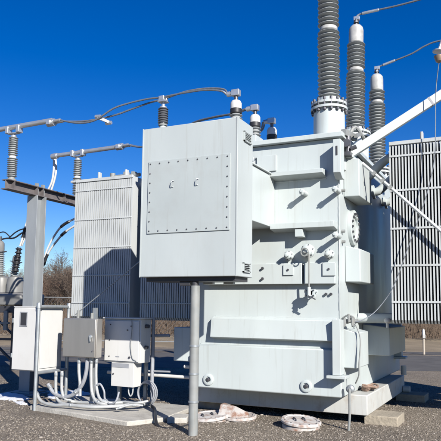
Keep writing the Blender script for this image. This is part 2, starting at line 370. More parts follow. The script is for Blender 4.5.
one('valve_handle', 'bolt', v, lambda b: b.bar((-2.57, 8.14, 1.80), (-2.47, 8.14, 1.75), .02, .014))
one('bolt', 'bolt', v, [lambda b, x=x, z=z: b.cyl((x, 8.199, z), (x, 8.178, z), .011, 6) for x in (-2.625, -2.515) for z in (1.805, 1.875)])
for x, z, s in ((-2.91, 2.17, .075), (-2.32, 2.17, .09)):
    p = one('grounding_pad', 'tank', tank, lambda b: b.box(x-s, x+s, 8.278, 8.299, z-s, z+s), .003)
    one('pad_bolt', 'bolt', p, lambda b: b.cyl((x, 8.277, z), (x, 8.262, z), .016, 6))
for x, z, y in ((-3.30, 2.20, 8.30), (-3.30, 2.05, 8.30), (-2.39, 1.83, 8.40), (-2.32, 1.83, 8.40)):
    one('bolt_boss', 'bolt', tank, lambda b: b.cyl((x, y-.001, z), (x-.0, y-.04, z), .018, 8))
# inspection flange on the long side
p = one('inspection_flange', 'tank', T, lambda b: b.lathe((-2.199, 9.12, 2.84), [(.265, 0), (.265, .05), (.25, .058), (.17, .058), (.17, .03)], 40, (1, 0, 0)))
one('flange_bolts', 'bolt', p, lambda b: [b.cyl((-2.143, 9.12+.21*math.cos(a), 2.84+.21*math.sin(a)), (-2.118, 9.12+.21*math.cos(a), 2.84+.21*math.sin(a)), .017, 6) for a in [k*PI/8 for k in range(16)]])
for y, z in ((8.52, 2.72), (8.53, 2.57), (8.55, 3.31), (10.3, 2.3)):
    one('bolt_boss', 'galvp', tank, lambda b: b.cyl((-2.199, y, z), (-2.15, y, z), .022, 8))
# base frame
one('base_frame', 'base', T, lambda b: b.box(-4.6, -1.93, 8.80, 11.95, .15, .428), .012)
one('base_bracket', 'white', T, [lambda b: b.cyl((-1.90, 11.7, .46), (-1.90, 11.7, .62), .05, 12), lambda b: b.cyl((-1.92, 11.75, .2), (-1.80, 11.75, .2), .06, 12)])
one('hose_coil', 'rust', T, lambda b: [b.tube([(-2.06+(.06+.05*k/3)*math.cos(a*.5)+.02*k, 9.35+(.13+.06*k/3)*math.sin(a*.5), .445+.018*k+.012*math.sin(a*1.7+k)) for a in range(14)], .014, 6, 2) for k in range(4)])
# ground rod pipe at the front corner
g0 = at(350, 389, 8.30)
p = one('grounding_lead', 'galvp', T, lambda b: b.tube([(g0.x-.01, 8.33, g0.z+.02), (g0.x, 8.27, g0.z-.03), (g0.x+.0, 8.27, .25), (g0.x-.02, 8.28, .0)], .017, 10, 5))
one('lead_clamp', 'galv', p, lambda b: b.lathe((g0.x, 8.34, g0.z), [(.055, 0), (.055, .05), (.03, .07)], 16, (0, -1, 0)))

# ---- terminal cabinet hung on the front
CB = one('terminal_cabinet', 'cab', T, lambda b: b.box(-4.505, -3.095, 6.90, 7.40, 2.01, 4.025), .01)
pn = one('access_panel', 'panel', CB, lambda b: b.box(-4.40, -3.19, 6.886, 6.899, 2.585, 3.56), .002)
def pbolts(b):
    P = []
    for k in range(9):
        x = -4.365+k*(1.14/8); P += [(x, 3.525), (x, 2.62)]
    for k in range(1, 7):
        z = 2.62+k*(.905/7); P += [(-4.365, z), (-3.225, z)]
    for x, z in P: b.lathe((x, 6.885, z), [(.0095, 0), (.0095, .006), (.006, .009)], 8, (0, -1, 0))
one('panel_bolts', 'bolt', pn, pbolts)
for x in (-4.02, -3.655):
    one('pull_handle', 'galv', pn, lambda b: b.tube([(x+.02, 6.884, 3.268), (x, 6.860, 3.260), (x-.008, 6.860, 3.20), (x+.014, 6.884, 3.19)], .005, 8, 3))
one('cabinet_edge_flange', 'cab', CB, [lambda b: b.box(-4.509, -4.49, 6.894, 6.899, 2.008, 4.027), lambda b: b.box(-3.11, -3.092, 6.894, 6.899, 2.008, 4.027)], .002)
for z0, z1 in ((3.76, 3.89), (2.07, 2.19)):
    lv = one('louvre_vent', 'cab', CB, lambda b: (b.box(-3.094, -3.072, 7.08, 7.30, z0, z0+.012), b.box(-3.094, -3.072, 7.08, 7.30, z1-.012, z1), b.box(-3.094, -3.072, 7.08, 7.095, z0, z1), b.box(-3.094, -3.072, 7.285, 7.30, z0, z1), [b.bar((-3.083, 7.09, z0+.02+k*.022), (-3.083, 7.29, z0+.02+k*.022), .022, .005) for k in range(5)] and None))
    one('vent_screen', 'dark', lv, lambda b: b.box(-3.095, -3.0935, 7.1, 7.28, z0+.01, z1-.01))
one('bottom_tray', 'dark', CB, lambda b: (b.box(-4.45, -3.15, 6.98, 7.38, 1.955, 2.009), b.box(-3.95, -3.80, 7.0, 7.1, 1.90, 1.955)), .004)
for x in (-3.72, -3.42): one('bottom_bracket', 'cab', CB, lambda b: b.box(x-.07, x+.07, 7.36, 7.43, 1.93, 2.008), .003)
# fence of the far edge of the cabinet: cable riser
one('cable_riser', 'galvp', CB, lambda b: b.box(-4.56, -4.512, 7.15, 7.35, 1.97, 2.3), .004)

# ---- bushings
def sheds(z0, z1, core, r, pitch, alt=1.0):
    prof = [(core, z0)]; n = int((z1-z0)/pitch); p = (z1-z0)/n
    for k in range(n):
        z = z0+k*p; rr = r*(alt if k % 2 else 1)
        prof += [(core, z+p*.22), (rr*.96, z+p*.40), (rr, z+p*.48), (rr*.985, z+p*.56), (core*1.12, z+p*.80)]
    return prof+[(core, z1)]
def bolts_ring(b, c, r, n, z0, z1, rb, w=Vector((0, 0, 1))):
    u = w.orthogonal().normalized(); t = w.cross(u); c = Vector(c)
    for k in range(n):
        a = 2*PI*k/n; q = c+(u*math.cos(a)+t*math.sin(a))*r; b.cyl(q+w*z0, q+w*z1, rb, 6)
def hv(y, top, turret, tilt):
    w = Vector((0, math.sin(tilt), math.cos(tilt))); x = -2.45; c = Vector((x, y, 4.126))
    B = one('high_voltage_bushing', 'tank', T, lambda b: b.lathe(c, [(.26, 0), (.26, .02), (.235, .03), (.232, turret)], 36, w))
    one('mounting_flange', 'tank', B, lambda b: (b.lathe(c, [(.275, turret), (.275, turret+.035)], 36, w), b.lathe(c, [(.265, turret+.075), (.265, turret+.11), (.17, turret+.125), (.165, turret+.19)], 36, w), b.lathe(c, [(.21, turret+.035), (.21, turret+.075)], 28, w)))
    one('flange_bolts', 'bolt', B, lambda b: (bolts_ring(b, c, .25, 16, turret-.045, turret+.155, .017, w), bolts_ring(b, c, .25, 16, turret-.04, turret-.01, .026, w), bolts_ring(b, c, .25, 16, turret+.115, turret+.15, .024, w)))
    z0 = turret+.19; zm = 1.75; zt = top-.40
    one('shed_stack', 'porc', B, lambda b: (b.lathe(c, sheds(z0, zm-.03, .108, .172, .064, .96), 36, w), b.lathe(c, sheds(zm+.03, zt, .10, .164, .064, .96), 36, w)))
    one('joint_band', 'cap', B, lambda b: b.lathe(c, [(.125, zm-.032), (.135, zm-.02), (.135, zm+.02), (.125, zm+.032)], 32, w))
    one('terminal_cap', 'cap', B, lambda b: b.lathe(c, [(.125, zt-.002), (.13, zt+.01), (.13, zt+.25), (.12, zt+.30), (.085, zt+.345), (.05, zt+.36)], 32, w))
    one('terminal_stud', 'bolt', B, lambda b: (b.lathe(c, [(.03, zt+.355), (.03, zt+.50), (.02, zt+.51)], 12, w), b.lathe(c, [(.05, zt+.40), (.05, zt+.43)], 8, w)))
    return c+w*(zt+.5)
hv(8.82, 2.68, .46, 0); t2 = hv(10.45, 2.68, .46, .085); t3 = hv(12.38, 2.40, .22, .04)
def lvb(y):
    c = Vector((-3.9, y, 4.126))
    B = one('low_voltage_bushing', 'galvp', T, lambda b: b.lathe(c, [(.14, 0), (.14, .03), (.10, .05), (.09, .10)], 24))
    one('base_bolts', 'bolt', B, lambda b: bolts_ring(b, c, .118, 8, .03, .055, .014))
    one('shed_stack', 'porc', B, lambda b: b.lathe(c, sheds(.10, .55, .07, .105, .055), 28))
    one('black_collar', 'black', B, lambda b: b.lathe(c, [(.085, .55), (.095, .56), (.095, .625), (.085, .63)], 24))
    one('white_hood', 'white', B, lambda b: b.lathe(c, [(.09, .63), (.09, .72), (.07, .76), (.04, .775)], 24))
    one('terminal_stud', 'bolt', B, lambda b: b.cyl(c+Vector((0, 0, .77)), c+Vector((0, 0, .86)), .03, 12))
    one('terminal_clamp', 'alu', B, lambda b: (b.box(-3.97, -3.84, y-.05, y+.05, 4.97, 5.07), b.cyl((-3.97, y, 5.02), (-4.06, y, 5.015), .042, 12)), .006)
for y in (8.62, 9.41, 10.21): lvb(y)
# post insulator on the cabinet roof
c = Vector((-5.20, 8.55, 4.62))
one('insulator_bracket', 'tank', T, lambda b: (b.box(-5.29, -4.40, 8.48, 8.62, 4.40, 4.45), b.box(-4.505, -4.40, 8.48, 8.62, 4.113, 4.40), b.prism([(-4.505, 4.15), (-4.505, 4.40), (-4.9, 4.40)], 8.54, 8.56, 1), b.cyl((-5.2, 8.55, 4.45), (-5.2, 8.55, 4.62), .055, 16)), .004)
B = one('post_insulator', 'galvp', T, lambda b: b.lathe(c, [(.075, 0), (.075, .02), (.06, .03)], 24))
one('shed_stack', 'porcdk', B, lambda b: b.lathe(c, sheds(.03, .30, .07, .088, .038), 24))
one('insulator_clamp', 'alu', B, lambda b: (b.lathe(c, [(.06, .30), (.06, .325), (.03, .335), (.03, .40)], 16), b.box(-5.275, -5.125, 8.48, 8.62, 5.02, 5.045), b.box(-5.255, -5.155, 8.48, 8.52, 5.045, 5.12), b.box(-5.255, -5.155, 8.58, 8.62, 5.045, 5.12)), .004)

# ---- radiators
def radiator(x0, x1, y0, y1, z0, z1, bars, pitch=.0445, lugs=(), th=.0105, bh=.03):
    n = int(round((x1-x0)/pitch))
    def fins(b):
        for k in range(n+1):
            x = x0+k*(x1-x0)/n
            b.prism([(y0, z0+.05), (y0+.05, z0), (y1-.05, z0), (y1, z0+.05), (y1, z1-.05), (y1-.05, z1), (y0+.05, z1), (y0, z1-.05)], x-th, x+th+random.uniform(-.001, .001), 0)
    Rr = one('radiator', 'rad', T, fins)
    one('header', 'rad', Rr, [lambda b, z=z: b.cyl((x0-.05, (y0+y1)/2, z), (x1+.03, (y0+y1)/2, z), .065, 16) for z in (z0+.12, z1-.12)])
    one('top_rail', 'rad', Rr, lambda b: b.box(x0-.012, x1+.012, y0-.012, y0+.05, z1-.035, z1+.02), .004)
    for z in bars:
        one('tie_bar', 'rad', Rr, lambda b: b.box(x0-.012, x1+.012, y0-.010, y0+.004, z-.5*bh, z+.5*bh), .003)
    for x in lugs:
        one('lifting_eye', 'rad', Rr, lambda b: b.box(x-.02, x+.02, y0+.005, y0+.08, z1+.02, z1+.13), .005)
    return Rr
RB = (3.86, 3.35, 2.79, 2.255, 1.735)
radiator(-1.605, 1.05, 9.05, 9.85, 1.43, 4.06, RB, lugs=(-1.155, .6))
radiator(-1.605, 1.05, 10.12, 10.92, 1.43, 4.06, RB[:1]); radiator(-1.605, 1.05, 11.2, 12.0, 1.43, 4.06, RB[:1])
L1 = radiator(-7.40, -6.15, 9.10, 9.90, 1.40, 3.97, (3.77, 3.22, 2.70, 2.19, 1.69), lugs=(-6.9, -6.3), th=.015, bh=.022)
radiator(-5.90, -4.86, 9.10, 9.90, 1.40, 3.97, (3.77, 3.22, 2.70, 2.19, 1.69), th=.015, bh=.022)
one('frame_angle', 'rad', L1, lambda b: b.box(-7.56, -7.40, 9.12, 9.18, 3.955, 3.995), .003)
one('top_valve', 'galvp', L1, lambda b: (b.cyl((-6.75, 9.3, 4.03), (-6.12, 9.3, 4.03), .035, 12), b.cyl((-6.72, 9.3, 4.0), (-6.72, 9.3, 4.1), .05, 12), b.box(-6.45, -6.38, 9.25, 9.35, 3.99, 4.10), b.box(-6.28, -6.22, 9.25, 9.35, 3.99, 4.09)))
for yy in (9.48, 10.52, 11.6):
    one('header_pipe', 'tank', T, lambda b: b.cyl((-2.199, yy, 1.495), (-1.60, yy, 1.495), .075, 20))
    hp = one('header_pipe', 'tank', T, lambda b: b.tube([(-2.199, yy-.05, 3.62), (-2.05, yy-.05, 3.64), (-1.90, yy-.03, 3.78), (-1.74, yy, 3.93), (-1.60, yy, 3.94)], .07, 16, 5))
    one('pipe_flange', 'tank', hp, lambda b: b.cyl((-1.675, yy, 3.935), (-1.64, yy, 3.94), .12, 20))
    one('pipe_flange', 'tank', hp, lambda b: b.cyl((-2.16, yy-.05, 3.62), (-2.12, yy-.05, 3.625), .12, 20))
for zz in (3.85, 1.52):
    one('header_pipe', 'tank', T, [lambda b: b.cyl((-6.14, 9.5, zz), (-5.90, 9.5, zz), .075, 16), lambda b: b.cyl((-4.86, 9.5, zz), (-4.401, 9.5, zz), .075, 16)])
one('pipe_end_valve', 'white', T, lambda b: (b.lathe((-1.74, 9.35, 1.43), [(.03, 0), (.05, .02), (.05, .05), (.03, .07)], 16), b.cyl((-1.74, 9.35, 1.36), (-1.74, 9.35, 1.44), .02, 8)))
# sampling valves on the lower header
def samp(b):
    for k, (x, z) in enumerate(((-2.15, 1.44), (-2.09, 1.50), (-2.04, 1.45))):
        b.cyl((x, 8.62, z), (x, 8.45, z+.01), .022, 10); b.cyl((x, 8.45, z-.05), (x, 8.45, z+.06), .018, 8)
    b.tube([(-2.18, 8.47, 1.50), (-2.1, 8.45, 1.54), (-2.02, 8.47, 1.50), (-2.05, 8.48, 1.38)], .012, 6, 4)
    b.tube([(-2.20, 8.46, 1.42), (-2.21, 8.44, 1.38), (-2.20, 8.44, 1.33)], .02, 8, 3)
    b.cyl((-2.199, 8.6, 1.46), (-2.0, 8.6, 1.46), .03, 12)
one('sampling_valve', 'galvp', T, samp)
one('sampling_hose', 'galvp', T, lambda b: b.tube([(-2.03, 8.46, 1.44), (-1.97, 8.44, 1.36), (-1.93, 8.43, 1.2), (-1.95, 8.42, .9), (-1.96, 8.44, .74), (-2.02, 8.5, .62)], .010, 6, 6))
# braces to the radiator side
B0 = Vector((-2.12, 8.72, 3.87)); B1 = B0+(at(441, 95.2, 9.15)-B0)*2.0
br = one('support_beam', 'tank', T, lambda b: b.bar(B0, B1, .13, .125), .006)
q0 = B0.lerp(B1, .435)
one('beam_strap', 'bolt', br, lambda b: b.bar(q0, q0+(B1-B0).normalized()*.03, .136, .131))
one('beam_foot', 'tank', br, lambda b: (b.box(-2.2, -2.05, 8.62, 8.82, 3.80, 3.84), b.box(-2.199, -2.16, 8.60, 8.84, 3.62, 4.03)), .004)
rod = one('brace_angle', 'rad', T, lambda b: b.tube([at(362, 163, 8.88), at(441, 231, 8.88), at(520, 299.0, 8.88)], .024, 8))
r0 = at(373, 172.5, 8.86); r1 = at(392, 189, 8.86)
one('brace_clamp', 'galvp', rod, [lambda b, t=t: b.bar(r0.lerp(r1, t), r0.lerp(r1, t+.12), .06, .065) for t in (0, .45, .85)])
# clutter on the cover corner
one('cover_clamp', 'galvp', T, lambda b: (b.bar((-2.14, 8.45, 4.13), (-2.09, 8.95, 4.17), .07, .09), b.bar((-2.0, 8.6, 4.10), (-2.05, 9.05, 4.25), .05, .05), b.tube([(-2.2, 8.9, 4.15), (-2.1, 9.0, 4.35), (-2.0, 9.1, 4.2), (-2.05, 9.3, 4.15)], .03, 8, 4)))
one('cover_valve', 'bolt', T, lambda b: (b.cyl((-2.11, 8.58, 3.86), (-2.11, 8.58, 4.10), .045, 12), b.lathe((-2.11, 8.50, 3.98), [(.06, 0), (.06, .03)], 12, (0, -1, 0)), b.cyl((-2.06, 8.55, 3.9), (-1.98, 8.55, 3.93), .03, 10), b.box(-2.16, -2.06, 8.5, 8.66, 3.81, 3.86)))
one('cover_eye', 'tank', T, lambda b: (b.box(-3.62, -3.55, 8.6, 8.9, 4.126, 4.30), b.box(-3.72, -3.45, 8.55, 8.62, 4.126, 4.17)), .005)
for k, y in enumerate((9.3, 10.0)):
    one('cover_hatch', 'tank', T, lambda b: b.lathe((-3.3, y+.4, 4.126), [(.28, 0), (.28, .05), (.25, .07)], 28))
one('stay_rod', 'galv', T, lambda b: b.tube([(-4.50, 8.41, 2.75), at(139, 262, 8.30), at(75, 315, 8.30)], .009, 8))
# drain pipe low on the left side
dp = one('drain_pipe', 'white', T, lambda b: (b.cyl((-6.3, 8.75, .52), (-4.60, 8.75, .52), .028, 12), b.tube([(-4.62, 8.75, .45), (-4.62, 8.75, .60), (-4.60, 8.72, .78)], .05, 12, 3), b.cyl((-4.80, 8.72, .69), (-4.401, 8.72, .69), .03, 12), b.cyl((-4.70, 8.74, .36), (-4.58, 8.74, .40), .05, 10)))

# ------------------------------------------------------------------ things on the ground round it
b = MB(); b.box(-2.0, -1.53, 8.88, 9.42, .0, .149)
single(b, 'concrete_block', 'block', 'tan concrete block under the front right corner of the transformer base', 'block', (-1.77, 9.15, 0), 'concrete blocks under the base', .012)
b = MB(); b.box(-2.0, -1.5, 11.4, 11.9, .0, .149)
single(b, 'concrete_block', 'block', 'shaded concrete block under the back right corner of the transformer base', 'block', (-1.75, 11.65, 0), 'concrete blocks under the base', .012)
b = MB(); b.box(-4.75, -4.2, 8.95, 9.6, .0, .149)
single(b, 'concrete_block', 'block', 'dark concrete block under the left end of the transformer base', 'block', (-4.5, 9.3, 0), 'concrete blocks under the base', .012)

# pipe post below the cabinet
P = thing('pipe_post', 'tall galvanised pipe post standing in gravel under the terminal cabinet', 'post', (-3.733, 7.03, 0))
one('pipe', 'galvp', P, lambda b: b.cyl((-3.733, 7.03, -.05), (-3.733, 7.03, 1.90), .06, 24))
for z in (.42, .77, 1.12): one('pipe_band', 'galv', P, lambda b: b.lathe((-3.733, 7.03, z), [(.063, 0), (.066, .004), (.066, .022), (.063, .026)], 24))
one('pipe_cap', 'dark', P, lambda b: b.lathe((-3.733, 7.03, 1.89), [(.045, 0), (.045, .062)], 16))

# loose manhole style covers
def cover(x, y, r, h, tx, ty, label, bumps, flap=None, ring=True):
    C = thing('round_cover', label, 'cover', (x, y, 0), 'round covers lying on the gravel')
    if ring: one('ring', 'lid', C, lambda b: b.lathe((x, y, 0), [(r*.92, -.01), (r*.92, h*.6), (r*.86, h*.75)], 36))
    w = Vector((tx, ty, 1)).normalized(); c = Vector((x, y, h))
    one('disc', 'lidtop', C, lambda b: b.lathe(c, [(r*.96, -.01), (r, 0), (r, .022), (r*.95, .034), (r*.80, .034), (r*.78, .024), (r*.3, .028)], 40, w))
    u = w.orthogonal().normalized(); t = w.cross(u)
    one('bolt', 'bolt', C, [lambda b, a=a: b.cyl(c+(u*math.cos(a)+t*math.sin(a))*r*.88+w*.03, c+(u*math.cos(a)+t*math.sin(a))*r*.88+w*.038, .011, 8) for a in [k*2*PI/12 for k in range(12)]])
    one('disc_handle', 'bolt', C, [lambda b, s=s: b.tube([c+u*s*r*.35+t*-.05+w*.03, c+u*s*r*.35+t*-.03+w*.05, c+u*s*r*.35+t*.03+w*.05, c+u*s*r*.35+t*.05+w*.03], .01, 6, 2) for s in (-1, .4)])
    if flap:
        one('flap', 'lid', C, flap, .004)
    return C
cover(-2.69, 8.17, .275, .10, .10, -.07, 'round white cover tilted on its ring, alone to the right below the tank', 0)
q = at(239, 419, 0.03, 2)
cover(q.x, q.y, .255, .055, .0, -.06, 'rusty round cover with a folded plate standing on it', 0,
      lambda b: (b.add([(q.x-.25, q.y-.20, .075), (q.x+.02, q.y-.22, .085), (q.x+.19, q.y-.12, .09), (q.x-.27, q.y-.06, .225), (q.x-.03, q.y-.05, .215), (q.x+.15, q.y-.02, .135), (q.x-.24, q.y+.0, .245), (q.x-.06, q.y+.03, .20), (q.x+.10, q.y+.05, .12), (q.x-.25, q.y-.18, .06), (q.x+.02, q.y-.20, .065), (q.x+.19, q.y-.10, .07), (q.x-.265, q.y-.03, .205), (q.x-.03, q.y-.02, .195), (q.x+.15, q.y+.01, .115), (q.x-.235, q.y+.03, .225), (q.x-.06, q.y+.06, .18), (q.x+.10, q.y+.08, .10)], [(0,1,4,3),(1,2,5,4),(3,4,7,6),(4,5,8,7),(12,13,10,9),(13,14,11,10),(15,16,13,12),(16,17,14,13),(0,9,10,1),(1,10,11,2),(2,11,14,5),(5,14,17,8),(8,17,16,7),(7,16,15,6),(6,15,12,3),(3,12,9,0)]), b.bar((q.x-.2, q.y-.1, .06), (q.x-.2, q.y-.08, .20), .03, .03)))
q2 = at(207, 422, 0.0, 2)
cover(q2.x, q2.y+.08, .29, .06, -.05, -.10, 'rust stained round cover lying half behind the pipe post', 0)

# ---------------- concrete pad with the small cabinets
b = MB(); b.prism([(-6.86, 7.52), (-4.78, 7.12), (-4.50, 7.62), (-4.62, 8.75), (-6.9, 8.75)], -.05, .085, 2)
single(b, 'concrete_pad', 'conc', 'low concrete pad under the row of small electrical cabinets', 'pad', (-5.7, 8.1, 0), None, .012)
b = MB(); b.prism([(-4.42, 7.55), (-4.18, 7.68), (-4.30, 8.0), (-4.50, 7.92)], -.03, .10, 2)
single(b, 'kerb_stone', 'conc', 'short concrete stone beside the pad behind the black hose', 'stone', (-4.35, 7.8, 0), None, .01)

C1 = thing('meter_cabinet', 'tall white meter cabinet with a dark window on a galvanised pipe frame', 'cabinet', (-7.0, 7.8, 0))
one('body', 'white', C1, lambda b: (b.box(-7.30, -6.80, 7.55, 8.14, .60, 1.595), b.box(-7.31, -6.79, 7.545, 8.15, 1.596, 1.61)), .008)
dr = one('door', 'white', C1, lambda b: b.box(-7.285, -6.815, 7.532, 7.548, .615, 1.58), .005)
wn = one('meter_window', 'window', dr, lambda b: b.box(-7.135, -7.01, 7.526, 7.5315, 1.31, 1.51), .002)
one('window_frame', 'flex', wn, lambda b: (b.box(-7.15, -7.136, 7.522, 7.531, 1.295, 1.525), b.box(-7.009, -6.995, 7.522, 7.531, 1.295, 1.525), b.box(-7.136, -7.009, 7.522, 7.531, 1.511, 1.525), b.box(-7.136, -7.009, 7.522, 7.531, 1.295, 1.309)))
one('side_panel', 'white', C1, lambda b: b.box(-6.798, -6.786, 7.62, 8.10, .64, 1.56), .004)
one('hinge', 'galv', C1, [lambda b, z=z: b.cyl((-7.30, 7.535, z), (-7.30, 7.535, z+.07), .012, 8) for z in (.8, 1.35)])
for y in (7.50, 8.22):
    lgp = one('frame_post', 'galv', C1, lambda b: b.cyl((-6.745, y, .0 if y < 8 else .08), (-6.745, y, 1.66 if y < 8 else 1.62), .028, 14))
    one('post_fitting', 'galv', lgp, lambda b: b.lathe((-6.745, y, 1.585), [(.036, 0), (.036, .07), (.03, .085)], 14))
one('frame_rail', 'galv', C1, lambda b: b.cyl((-6.745, 7.5, 1.61), (-6.745, 8.22, 1.61), .026, 12))
one('frame_rail', 'galv', C1, lambda b: b.cyl((-6.745, 7.5, .585), (-6.745, 8.22, .585), .026, 12))

C2 = thing('junction_cabinet', 'brushed steel junction cabinet between the two white cabinets', 'cabinet', (-6.08, 7.9, 0))
one('body', 'stain', C2, lambda b: b.box(-6.42, -5.785, 7.72, 7.86, .84, 1.435), .008)
dr = one('door', 'stain', C2, lambda b: b.box(-6.41, -5.80, 7.70, 7.718, .85, 1.425), .006)
one('door_handle', 'galv', dr, lambda b: (b.lathe((-5.885, 7.699, 1.16), [(.03, 0), (.03, .012), (.015, .02)], 14, (0, -1, 0)), b.bar((-5.885, 7.675, 1.17), (-5.87, 7.675, 1.09), .02, .014)))
one('latch', 'bolt', dr, lambda b: [b.cyl((-5.84, 7.70, z), (-5.83, 7.685, z), .012, 8) for z in (.95,)])
one('mast', 'galv', C2, lambda b: (b.box(-6.12, -6.06, 8.04, 8.10, .08, 1.60), b.box(-6.42, -5.95, 7.90, 8.04, 1.34, 1.39), b.box(-6.42, -5.95, 7.90, 8.04, .9, .95)))
one('roof_fitting', 'galvp', C2, [lambda b: b.cyl((-6.25, 7.85, 1.43), (-6.25, 7.85, 1.56), .02, 8), lambda b: b.cyl((-5.98, 7.85, 1.43), (-5.98, 7.85, 1.52), .025, 8)])

C3 = thing('control_cabinet', 'white control cabinet with a smaller box hung below, half in shadow', 'cabinet', (-5.3, 7.9, 0))
one('body', 'white', C3, lambda b: (b.box(-5.69, -5.01, 7.77, 8.06, .78, 1.445), b.box(-5.71, -4.99, 7.74, 8.07, 1.4465, 1.47)), .008)
dr = one('door', 'white', C3, lambda b: b.box(-5.665, -5.035, 7.75, 7.768, .80, 1.42), .006)
one('door_latch', 'bolt', dr, lambda b: (b.cyl((-5.19, 7.749, .865), (-5.19, 7.732, .865), .016, 10), b.cyl((-5.17, 7.749, 1.34), (-5.17, 7.735, 1.34), .012, 10), b.cyl((-5.24, 7.749, 1.28), (-5.24, 7.735, 1.28), .010, 10), b.cyl((-5.57, 7.749, .87), (-5.57, 7.74, .87), .010, 8), b.cyl((-5.57, 7.749, 1.12), (-5.57, 7.74, 1.12), .010, 8), b.cyl((-5.56, 7.749, 1.36), (-5.56, 7.74, 1.36), .010, 8)))
one('door_tag', 'flex', dr, lambda b: b.box(-5.45, -5.38, 7.745, 7.7495, .862, .876))
lb = one('lower_box', 'white', C3, lambda b: b.box(-5.545, -5.13, 7.78, 8.0, .41, .777), .006)
one('box_slot', 'flex', lb, lambda b: b.box(-5.53, -5.22, 7.775, 7.7795, .70, .765))
one('hinge', 'bolt', lb, lambda b: [b.cyl((-5.50, 7.779, z), (-5.50, 7.765, z), .012, 8) for z in (.60,)])
one('wire', 'galvp', C3, lambda b: b.tube([(-5.16, 7.735, 1.44), (-5.15, 7.73, 1.3), (-5.165, 7.73, 1.05), (-5.13, 7.735, .86), (-5.07, 7.74, .82), (-5.08, 7.76, .80)], .006, 6, 5))
one('mounting_channel', 'galv', C3, [lambda b: b.box(-5.62, -5.57, 8.062, 8.11, .08, 1.42), lambda b: b.box(-5.13, -5.08, 8.062, 8.11, .08, 1.42)])
one('side_knob', 'bolt', C3, [lambda b: b.cyl((-5.009, 7.9, 1.34), (-4.95, 7.9, 1.34), .03, 12), lambda b: b.cyl((-5.009, 7.9, 1.02), (-4.96, 7.9, 1.02), .025, 12)])
one('cable_loop', 'conduit', C3, lambda b: b.tube([(-5.26, 7.85, .41), (-5.25, 7.84, .32), (-5.215, 7.84, .27), (-5.18, 7.84, .32), (-5.18, 7.85, .41)], .011, 8, 5))

C3.location += Vector((-.20, .29, -.015))
# conduits between pad and cabinets
def conduit(pts, r, m, label, name='conduit', Yd=7.8, grp='conduits under the small cabinets'):
    P = [at(p[0], p[1], p[2] if len(p) > 2 else Yd) for p in pts]
    P = [Vector((q.x, q.y, max(q.z, .085+r) if -6.9 < q.x < -4.5 else max(q.z, r*.7))) for q in P]
    b = MB(); b.tube(P, r, 10, 7)
    o = single(b, name, m, label, 'conduit', tuple(P[0]), grp)
    for i, f in ((0, .12), (len(P)//2, .1)):
        d = (P[i+1]-P[i]).normalized(); q = P[i]+d*.03
        b = MB(); b.lathe(q, [(r*1.02, 0), (r*1.28, .004), (r*1.28, .03), (r*1.12, .034), (r*1.12, .05), (r*1.02, .054)], 12, d); b.build('coupling', 'galv', o)
    return o
conduit([(56, 371), (56, 392), (59, 401), (68, 405.5, 7.75), (88, 406, 7.7), (112, 406, 7.8), (138, 404, 8.0), (147, 404, 8.3)], .024, 'conduit', 'left rigid conduit bending from the meter cabinet along the pad')
conduit([(62, 371), (62, 391), (66, 399), (76, 402, 7.9), (96, 403, 7.9)], .024, 'conduit', 'inner rigid conduit dropping from the meter cabinet beside the frame post')
conduit([(36, 392, 7.6), (41, 401, 7.55), (52, 405, 7.5), (68, 405, 7.5), (92, 407, 7.52), (120, 406, 7.75), (145, 404, 8.15)], .024, 'conduit', 'long low conduit along the pad front from behind the corner post')
conduit([(48, 384), (54, 393), (64, 397), (74, 394), (82, 385), (86, 373), (87.5, 358)], .030, 'flex', 'fat grey flexible conduit hanging in a wide U under the steel cabinet', 'flexible_conduit')
conduit([(79, 358), (79, 372), (80, 383), (80, 396)], .024, 'conduit', 'straight pale conduit below the left of the steel cabinet')
conduit([(91.5, 358), (91, 375), (92, 392), (96, 401, 7.75), (104, 404, 7.75), (122, 403, 7.95)], .024, 'conduit', 'pale conduit sweeping out to the pad from the steel cabinet')
conduit([(96.5, 358), (96, 374), (97, 390), (101, 400, 7.75), (111, 403, 7.8), (126, 402, 8.0)], .022, 'conduit', 'rightmost rigid conduit under the steel cabinet')
conduit([(95, 386), (100, 384), (104, 391), (105, 399), (110, 404, 7.75), (116, 401, 7.75), (119, 392, 7.8)], .015, 'flex', 'thin grey flexible conduit curling in an S below the white control cabinet', 'flexible_conduit')
conduit([(108, 405, 7.9), (122, 402, 7.95), (136, 403, 7.9), (148, 401, 8.0)], .018, 'conduit', 'thin conduit lying on the back of the pad toward the pipe stand')
conduit([(116, 409, 7.6), (130, 405, 7.7), (143, 405.5, 7.8)], .014, 'conduit', 'short pale conduit lying on the right half of the pad')
b = MB(); b.tube([at(152, 406, .09, 2), at(155, 411, .09, 2)+Vector((0, 0, .02)), at(155.5, 418, .10, 2), at(158, 426, .03, 2), at(166, 429, .02, 2), at(180, 428, .02, 2), at(192, 424, .02, 2)], .022, 10, 8)
single(b, 'black_hose', 'black', 'black rubber hose snaking off the right end of the concrete pad', 'hose', tuple(at(160, 420, 0, 2)))
